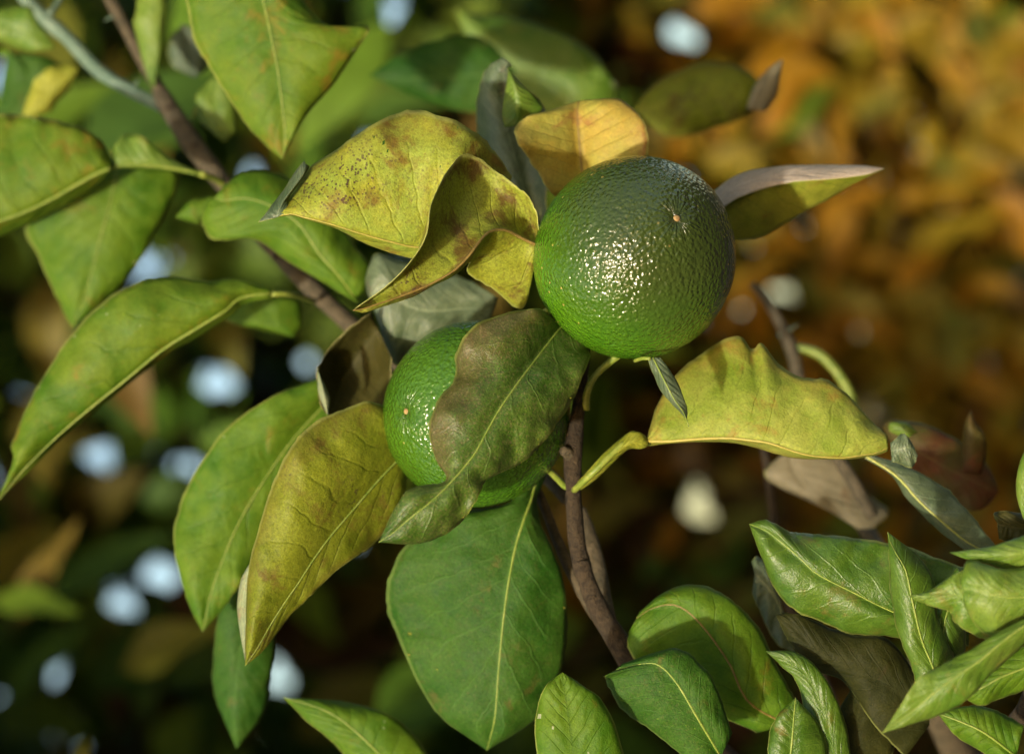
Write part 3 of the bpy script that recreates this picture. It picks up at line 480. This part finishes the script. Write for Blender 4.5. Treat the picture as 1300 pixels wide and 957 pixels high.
branch(tree, '110,-60,190 140,0,180 170,55,172 200,110,166 216,140,160 250,190,150 285,235,142 315,272,136 345,312,132 390,360,128 440,408,124 520,470,110 640,560,90 735,650,60 775,795,34', [2.5, 2.7, 2.8, 3.2, 4.6, 4.6, 4.4, 4.2, 4.0, 3.9, 3.8, 3.8, 3.6, 3.4, 3.2], M_barkred, label='reddish brown twig crossing the upper left')
branch(tree, '-10,-60,200 20,-15,195 55,22,190 85,48,186 125,90,178 160,112,172 198,132,166 214,142,162', [2.4, 2.6, 3.6, 3.2, 3.2, 2.8, 2.8, 2.2], M_barkgrn, label='bluish green side twig in the upper left corner')
branch(tree, '62,20,188 74,4,192 82,-20,196', [1.8, 1.4, 1.2], M_barkgrn, name='branch', sub=4)
branch(tree, '255,221,124 275,228,134 290,240,142', [1.3, 1.4, 1.6], M_petiole, name='petiole', rough=0.05, sub=4)
branch(tree, '955,360,190 975,385,188 1000,430,184 1012,470,180 1020,520,178 1040,600,170 1090,660,150 1150,760,120 1250,1000,200 1560,1330,620', [1.6, 2.2, 2.8, 2.8, 2.6, 2.8, 3.2, 4.0, 8, 18], M_barkred, label='thin brown twig behind the notched leaf')
branch(tree, '1008,440,184 1040,450,182 1068,480,180 1084,515,178 1100,580,172', [1.8, 2.2, 2.2, 2.2, 2.4], M_petiole, label='yellowish twig fork behind the notched leaf')
branch(tree, '1060,575,106 1085,615,104 1108,655,106', [2.6, 3.0, 2.4], M_barkred, seed=3)
branch(tree, '965,545,160 975,600,160 985,680,160 1000,760,150 1060,900,160', [1.4, 1.8, 2.0, 2.2, 3], M_bark, seed=5)
branch(tree, '1300,900,0 1330,830,-30 1360,760,-40 1400,690,-50', [3, 3, 2.6, 2], M_bark, seed=8)
branch(tree, '1250,1000,200 1270,950,80 1300,900,0', [8, 5, 3], M_bark, seed=9)

# trunk of the fruiting tree, outside the picture
def trunk(parent, base, top, r1, r2, bends=0.05, name='trunk', seed=2.0):
    n = 14; pts = []
    for i in range(n):
        t = i / (n - 1); p = base.lerp(top, t)
        p = p + Vector((mnoise.noise((t * 3 + seed, 1, 1)), mnoise.noise((t * 3 + seed, 5, 2)), 0)) * bends * math.sin(math.pi * t)
        pts.append(p)
    rr = [(r1 * (1 - i / (n - 1)) + r2 * i / (n - 1)) * (1.35 if i == 0 else 1) for i in range(n)]
    return tube(name, pts, rr, M_trunk, parent, 14, rough=0.3, seed=seed)
jt = P(1560, 1330, 620)
trunk(tree, tree_base - Vector((0, 0, 0.05)), jt, 60, 24, 0.04)
def bud(x, y, dz, dx, dy, r=1.6, h=3.2, mat=None, name='bud'):
    """small pointed bud or thorn on a twig"""
    a = P(x, y, dz); ax = (rgt * dx - upv * dy - fwd * 0.2).normalized()
    pts = [a + ax * (h * t / 1000.0) for t in (-0.4, 0.15, 0.5, 0.8, 1.0)]
    tube(name, pts, [r * 0.9, r, r * 0.75, r * 0.35, r * 0.05], mat or M_petiole, tree, 7, rough=0.25, seed=x)
for b in ((214, 138, 156, 0.8, -0.6), (246, 186, 147, 0.9, -0.2), (262, 214, 145, -0.9, 0.4), (196, 104, 164, -0.9, 0.1), (318, 278, 132, 0.8, -0.6), (352, 322, 128, -0.5, 0.9), (738, 716, 17, 1, -0.3), (752, 756, 20, -0.9, 0.5)): bud(*b, mat=M_bark)
for b in ((150, 18, 177, -0.9, 0.5, 0.8, 7), (100, 64, 182, 0.3, 1, 0.8, 8), (166, 116, 171, 0.6, -0.8, 0.8, 7), (996, 422, 184, 0.9, -0.5, 0.8, 8)): bud(*b, mat=M_barkgrn, name='thorn')

# ------------------------------------------------------------------ oranges
def peel_mat(name, dark):
    mt, nt = new_mat(name); L = nt.links.new
    tc = N(nt, 'ShaderNodeTexCoord'); v = tc.outputs['Object']
    sep = N(nt, 'ShaderNodeSeparateXYZ'); L(v, sep.inputs[0])
    big = noise_(nt, v, 28, 3); mid = noise_(nt, v, 170, 4, 0.65)
    dist = N(nt, 'ShaderNodeVectorMath', operation='ADD'); L(v, dist.inputs[0])
    nz = N(nt, 'ShaderNodeTexNoise', i_Scale=300.0, i_Detail=2.0); L(v, nz.inputs['Vector'])
    sc_ = N(nt, 'ShaderNodeVectorMath', operation='SCALE', i_Scale=0.0012); L(nz.outputs['Color'], sc_.inputs[0]); L(sc_.outputs[0], dist.inputs[1])
    vo = N(nt, 'ShaderNodeTexVoronoi', i_Scale=600.0, feature='SMOOTH_F1', i_Smoothness=0.5); L(dist.outputs[0], vo.inputs['Vector'])
    vo2 = N(nt, 'ShaderNodeTexVoronoi', i_Scale=1050.0, feature='F1'); L(dist.outputs[0], vo2.inputs['Vector'])
    # radial creases by the blossom end (local +Z)
    at = math_(nt, 'ARCTAN2', sep.outputs[1], sep.outputs[0])
    cx = N(nt, 'ShaderNodeCombineXYZ'); L(math_(nt, 'MULTIPLY', math_(nt, 'COSINE', at), 6.0), cx.inputs[0]); L(math_(nt, 'MULTIPLY', math_(nt, 'SINE', at), 6.0), cx.inputs[1])
    L(math_(nt, 'MULTIPLY', sep.outputs[2], 25.0), cx.inputs[2])
    rad = noise_(nt, cx.outputs[0], 1.3, 2)
    rr = math_(nt, 'SQRT', math_(nt, 'ADD', math_(nt, 'MULTIPLY', sep.outputs[0], sep.outputs[0]), math_(nt, 'MULTIPLY', sep.outputs[1], sep.outputs[1])))
    near = math_(nt, 'MULTIPLY', math_(nt, 'SUBTRACT', 1.0, ramp(nt, rr, 0.004, 0.014)), ramp(nt, sep.outputs[2], 0.0, 0.02))
    c = mixc(nt, ramp(nt, math_(nt, 'MULTIPLY_ADD', mid, 0.3, math_(nt, 'MULTIPLY', big, 0.7)), 0.35, 0.65), (0.036, 0.115, 0.003), (0.066, 0.172, 0.005))
    c = mixc(nt, math_(nt, 'MULTIPLY', ramp(nt, vo.outputs['Distance'], 0.15, 0.60), 0.45), c, (0.024, 0.080, 0.006))
    olive = math_(nt, 'MULTIPLY', ramp(nt, math_(nt, 'ADD', sep.outputs[2], math_(nt, 'MULTIPLY', math_(nt, 'SUBTRACT', big, 0.5), 0.03)), -0.008, 0.032), dark)  # shade of the fruit's dark side painted into the blossom-end half
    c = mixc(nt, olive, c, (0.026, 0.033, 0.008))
    fl = N(nt, 'ShaderNodeTexVoronoi', i_Scale=210.0); L(v, fl.inputs['Vector'])
    flk = math_(nt, 'MULTIPLY', math_(nt, 'LESS_THAN', fl.outputs['Distance'], 0.10), ramp(nt, noise_(nt, v, 30, 2), 0.46, 0.60))
    c = mixc(nt, math_(nt, 'MULTIPLY', flk, 0.8), c, (0.32, 0.24, 0.07))
    h = math_(nt, 'ADD', math_(nt, 'MULTIPLY', vo.outputs['Distance'], -1.0), math_(nt, 'MULTIPLY', vo2.outputs['Distance'], -0.25))
    h = math_(nt, 'ADD', h, math_(nt, 'MULTIPLY', mid, 0.45))
    h = math_(nt, 'ADD', h, math_(nt, 'MULTIPLY', math_(nt, 'MULTIPLY', rad, near), 2.0))
    h = math_(nt, 'MULTIPLY', h, math_(nt, 'MULTIPLY_ADD', noise_(nt, v, 55, 2), 1.5, 0.25))
    bp = N(nt, 'ShaderNodeBump', i_Strength=1.0, i_Distance=0.00055); L(h, bp.inputs['Height'])
    pb = N(nt, 'ShaderNodeBsdfPrincipled', i_Roughness=0.15); L(c, pb.inputs['Base Color']); L(bp.outputs[0], pb.inputs['Normal'])
    pb.inputs['Specular IOR Level'].default_value = 0.5
    o = N(nt, 'ShaderNodeOutputMaterial'); L(pb.outputs[0], o.inputs[0]); return mt
PEELS = [peel_mat('green_orange_peel_shaded_end', 0.88), peel_mat('green_orange_peel', 0.25)]
M_scar = plain_mat('blossom_scar', (0.22, 0.12, 0.05), (0.30, 0.22, 0.08), 900, 0.7)
def orange(px, py, dz, rpx, scar, label, stalk):
    c = P(px, py, dz); d = D0 + dz / 1000.0; rad = rpx / FPX * d
    root = tag(empty('green_orange', c), label, 'orange', 'green oranges on the branch')
    sx, sy = (scar[0] - px) / rpx, -(scar[1] - py) / rpx
    ax = (rgt * sx + upv * sy - fwd * math.sqrt(max(0, 1 - sx * sx - sy * sy))).normalized()
    q = ax.to_track_quat('Z', 'Y'); mrot = q.to_matrix()
    nu, nv = 160, 90; vs_, fs = [], []
    for j in range(nv + 1):
        th = math.pi * j / nv
        for i in range(nu):
            ph = 2 * math.pi * i / nu
            n_ = Vector((math.sin(th) * math.cos(ph), math.sin(th) * math.sin(ph), math.cos(th)))
            k_ = 1 + 0.016 * mnoise.noise(n_ * 1.6 + Vector((px, 0, 0))) + 0.003 * mnoise.noise(n_ * 6)
            k_ -= 0.022 * math.exp(-(th / 0.10) ** 2) + 0.03 * math.exp(-((math.pi - th) / 0.2) ** 2)
            vs_.append(n_ * rad * k_)
    for j in range(nv):
        for i in range(nu):
            i2 = (i + 1) % nu
            fs.append((j * nu + i, (j + 1) * nu + i, (j + 1) * nu + i2, j * nu + i2))
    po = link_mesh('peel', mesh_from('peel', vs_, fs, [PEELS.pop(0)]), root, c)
    po.rotation_euler = q.to_euler(); po.scale = (1.0, 0.985, 1.0)
    # blossom-end scar: small button
    bv, bf = [], []; prof = [(0.0, 0.5), (0.5, 0.6), (0.9, 0.45), (1.2, 0.1), (1.4, -0.5)]
    for rr, zz in prof:
        for s in range(12):
            an = s / 12 * 2 * math.pi
            w_ = 1 + 0.2 * mnoise.noise((math.cos(an) * 2, math.sin(an) * 2, px))
            bv.append((rr * w_ * 0.001 * math.cos(an), rr * w_ * 0.001 * math.sin(an), zz * 0.001 + rad * 0.976))
    for i in range(len(prof) - 1):
        for s in range(12): bf.append((i * 12 + s, (i + 1) * 12 + s, (i + 1) * 12 + (s + 1) % 12, i * 12 + (s + 1) % 12))
    so_ = link_mesh('blossom_scar', mesh_from('blossom_scar', bv, bf, [M_scar]), root, c); so_.rotation_euler = q.to_euler()
    # calyx and stalk on the far side
    cv, cf = [], []; prof = [(1.2, -8), (1.6, -3), (3.6, -0.6), (4.4, 0.2), (2.0, 1.0)]
    for rr, zz in prof:
        for s in range(15):
            an = s / 15 * 2 * math.pi; w_ = 1 + (0.25 * math.cos(5 * an) if rr > 2.5 else 0)
            cv.append((rr * w_ * 0.001 * math.cos(an), rr * w_ * 0.001 * math.sin(an), zz * 0.001 - rad * 0.972))
    for i in range(len(prof) - 1):
        for s in range(15): cf.append((i * 15 + s, i * 15 + (s + 1) % 15, (i + 1) * 15 + (s + 1) % 15, (i + 1) * 15 + s))
    co = link_mesh('calyx', mesh_from('calyx', cv, cf, [M_petiole]), root, c); co.rotation_euler = q.to_euler()
    tip = c - ax * (rad + 0.007)
    st = [tip, tip - ax * 0.008 + (stalk - tip) * 0.25, tip.lerp(stalk, 0.7) - ax * 0.003, stalk]
    tube('stalk', smooth_path(st, 5), None, M_petiole, root, 8, r=1.3)
    return root
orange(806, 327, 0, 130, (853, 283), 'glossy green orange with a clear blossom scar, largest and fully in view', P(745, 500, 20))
orange(605, 525, 26, 119, (517, 521), 'green orange half hidden behind the browned leaf', P(728, 590, 20))

# ------------------------------------------------------------------ foliage behind
GAPS = [(185, 333, 6), (265, 487, 5), (290, 489, 8), (130, 578, 9), (243, 590, 6), (203, 725, 9), (150, 766, 7), (70, 858, 7), (350, 856, 9), (390, 460, 7), (883, 640, 12),
        (855, 44, 5), (880, 52, 6), (500, 12, 7), (318, 222, 5), (0, 92, 4)]
rng = random.Random(11)
def leaf_mesh(name, mat, seed, L=0.10, W=0.046):
    """simple folded leaf, 48 triangles, along +X, upper side +Z"""
    rn = random.Random(seed); n = 7; vs_, fs = [], []
    droop = rn.uniform(0.05, 0.35); fold = rn.uniform(0.1, 0.5); wv = rn.uniform(0, 6.28); asym = rn.uniform(0.8, 1.2)
    for i in range(n):
        t = i / (n - 1); wd = W * 0.5 * math.sin(math.pi * min(1, t ** 0.8 * 1.0)) * (1.05 - 0.25 * t) if 0 < i < n - 1 else 0.0015
        x = L * t; z0 = -droop * L * t * t
        for s in (-1, -0.5, 0, 0.5, 1):
            y = wd * s * (asym if s > 0 else 1); z = z0 + abs(y) * fold + (0.004 * math.sin(t * 9 + wv + (2 if s > 0 else 0)) * abs(s) if 0 < i < n - 1 else 0)
            vs_.append((x, y, z))
    for i in range(n - 1):
        for j in range(4): fs.append((i * 5 + j, (i + 1) * 5 + j, (i + 1) * 5 + j + 1, i * 5 + j + 1))
    return vs_, fs
BM = {
 'green': island_leaf_mat('back_leaf_green', [(0.040, 0.090, 0.010), (0.070, 0.14, 0.012), (0.13, 0.19, 0.016), (0.050, 0.11, 0.020)]),
 'olive': island_leaf_mat('back_leaf_olive', [(0.075, 0.085, 0.012), (0.12, 0.13, 0.015), (0.17, 0.14, 0.018), (0.09, 0.055, 0.014)]),
 'gold': island_leaf_mat('back_leaf_glow_gold', [(0.17, 0.115, 0.006), (0.21, 0.145, 0.007), (0.155, 0.125, 0.006), (0.20, 0.115, 0.005)], trans=0.3),
 'brown': island_leaf_mat('back_leaf_brown', [(0.040, 0.020, 0.005), (0.075, 0.042, 0.007), (0.055, 0.050, 0.006), (0.085, 0.032, 0.006)]),
 'amber': island_leaf_mat('back_leaf_glow_amber', [(0.235, 0.110, 0.004), (0.255, 0.125, 0.004), (0.24, 0.135, 0.005), (0.225, 0.105, 0.004)], trans=0.3),  # amber and gold hold the lens-flare glow as leaf colour
}
PROTO = {}
for mk, mt in BM.items():
    for q in range(4):
        vs_, fs = leaf_mesh('leaf', mt, q + 3); PROTO[mk, q] = (np.array(vs_), fs, mesh_from('leaf_%s' % mk, vs_, fs, [mt]))
Rv, Uv, Fv, Cv = (np.array(x) for x in (rgt, upv, fwd, CAM))
def project(p):
    q = p - Cv; d = q @ Fv; d = np.maximum(d, 0.05)
    return 650 + FPX * (q @ Rv) / d, 478.5 - FPX * (q @ Uv) / d, d
GA = np.array([(gx + r * math.cos(a) * f, gy + r * math.sin(a) * f) for gx, gy, r in GAPS for f, a in [(0, 0)] + [(1, k * math.pi / 3) for k in range(6)]])
def hull_hits(xs, ys):
    """does the leaf outline (seen from the camera) cover any point kept open for the sky?"""
    ring = [i * 5 for i in range(7)] + [i * 5 + 4 for i in range(6, -1, -1)]
    X, Y = xs[ring], ys[ring]; x1, y1 = np.roll(X, -1), np.roll(Y, -1)
    px, py = GA[:, 0:1], GA[:, 1:2]
    cond = (Y > py) != (y1 > py)
    with np.errstate(divide='ignore', invalid='ignore'): xi = (x1 - X) * (py - Y) / (y1 - Y) + X
    return bool(((cond & (px < xi)).sum(axis=1) % 2 == 1).any())
def place(px, py, d, mk, scale=1.0, face=0.6):
    """a random leaf pose near a point: returns matrix, or None when every try would close a gap"""
    for attempt in range(7):
        q = rng.randrange(4); vs_, fs, me = PROTO[mk, q]
        jx, jy = (0, 0) if attempt == 0 else (rng.gauss(0, 45), rng.gauss(0, 45))
        pos = CAM + (fwd + rgt * ((px + jx - 650) / FPX) - upv * ((py + jy - 478.5) / FPX)) * d
        nrm = Vector((rng.gauss(0, 1), rng.gauss(0, 1), rng.gauss(0, 1))).normalized()
        nrm = (nrm * (1 - face) + (-fwd * 0.75 + Vector((0, 0, 0.45))) * face * 1.3).normalized()
        tip = Vector((rng.gauss(0, 1), rng.gauss(0, 1), rng.gauss(-0.7, 0.8)))
        tip = (tip - nrm * tip.dot(nrm)).normalized(); y = nrm.cross(tip)
        s = scale * rng.uniform(0.8, 1.25) * (1.0 - 0.07 * attempt)
        M = Matrix(((tip.x, y.x, nrm.x), (tip.y, y.y, nrm.y), (tip.z, y.z, nrm.z))) * s
        MA = np.array(M); W = vs_ @ MA.T + np.array(pos) - MA @ np.array((0.05, 0, 0))
        xs, ys, dd = project(W)
        if hull_hits(xs, ys): continue
        M4 = M.to_4x4(); M4.translation = pos - M @ Vector((0.05, 0, 0))
        return M4, W, fs, me, (xs.mean(), ys.mean())
    return None
def foliage(root, cands, keep, label_stuff):
    """cands: list of (px, py, d, matkey, scale, face). The first `keep` in frame become leaves, the rest one mass per skin."""
    done = 0; mass = {}
    for (px, py, d, mk, s, fc) in cands:
        r = place(px, py, d, mk, s, fc)
        if r is None: continue
        M4, W, fs, me, (cx, cy) = r
        if done < keep and -30 < cx < 1330 and -30 < cy < 990:
            o = bpy.data.objects.new('leaf', me); col.objects.link(o); o.parent = root
            o.matrix_parent_inverse = wm(root).inverted(); o.matrix_basis = M4; done += 1
        else:
            v, f = mass.setdefault(mk, ([], [])); b = len(v) ; v.extend(W.tolist()); f.extend([tuple(i + b for i in q) for q in fs])
    for mk, (v, f) in mass.items():
        o = link_mesh('foliage', mesh_from('foliage', v, f, [BM[mk]]), root); o['kind'] = 'stuff'; o['label'] = label_stuff
def warm(px, py):      # strength of the painted flare glow, rising towards the upper right
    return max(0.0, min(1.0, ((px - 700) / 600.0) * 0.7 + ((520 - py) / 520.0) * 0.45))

# left, shaded tree
lt_top = P(420, 1420, 1500); lt_base = lt_top.copy(); lt_base.z = 0
lt = tag(empty('shade_tree', lt_base), 'dark green blurred tree filling the shaded left half behind the oranges', 'tree')
trunk(lt, lt_base - Vector((0, 0, .05)), lt_top, 85, 45, 0.1, seed=6)
c_ = []
for i in range(2300):
    px = rng.uniform(-220, 790); py = rng.uniform(-220, 1180); d = rng.uniform(2.3, 3.8)
    mk = rng.choices(['green', 'olive', 'brown'], [0.60, 0.24, 0.16])[0]
    c_.append((px, py, d, mk, rng.uniform(1.0, 1.4), 0.62))
for i in range(40):
    px = rng.uniform(-60, 620); py = rng.choice([rng.uniform(-40, 240), rng.uniform(420, 960)]); d = rng.uniform(1.6, 2.3)
    c_.append((px, py, d, rng.choice(['green', 'green', 'olive']), 1.0, 0.62))
c_.sort(key=lambda t: t[2])
for gx, gy, gr in GAPS:                                     # small leaves frame the chinks of sky
    for i in range(46):
        an = rng.uniform(0, 6.283); rr = gr + rng.uniform(14, 110); d = rng.uniform(2.9, 3.8)
        c_.append((gx + rr * math.cos(an), gy + rr * math.sin(an), d, 'green' if gx < 700 else 'brown', 0.62, 0.62))
# unseen crown added left, above and below, placed to shade the background
for i in range(6400):
    d = rng.uniform(1.6, 3.4); side = rng.random()
    if side < 0.36: px, py = rng.uniform(-2200, -160) , rng.uniform(-700, 1900)
    elif side < 0.80: px, py = rng.uniform(-900, 1000), rng.uniform(1080, 2300); d = rng.uniform(1.3, 3.2)
    else: px, py = rng.uniform(-1400, 1100), rng.uniform(-1700, -170); d = rng.uniform(1.0, 3.0)
    c_.append((px, py, d, rng.choice(['green', 'green', 'olive']), 1.35, 0.5))
foliage(lt, c_, 300, 'blurred dark green leaves out of focus')
# right, sunlit tree
rt_top = P(1760, 760, 1900); rt_base = rt_top.copy(); rt_base.z = 0
rt = tag(empty('glow_tinted_tree', rt_base), 'amber and olive blurred tree with painted glow in the upper right behind the orange', 'tree')
trunk(rt, rt_base - Vector((0, 0, .05)), rt_top, 80, 40, 0.1, seed=7)
c_ = []
for i in range(5200):
    px = rng.uniform(690, 1600); py = rng.uniform(-240, 1200); d = rng.uniform(2.5, 3.1)
    wq = warm(px, py)
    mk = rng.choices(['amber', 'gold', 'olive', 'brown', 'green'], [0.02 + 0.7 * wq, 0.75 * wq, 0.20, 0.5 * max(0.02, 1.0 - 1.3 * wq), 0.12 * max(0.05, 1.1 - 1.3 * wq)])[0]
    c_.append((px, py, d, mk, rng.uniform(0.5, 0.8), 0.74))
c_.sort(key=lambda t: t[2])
foliage(rt, c_, 300, 'blurred leaves with painted amber glow out of focus')
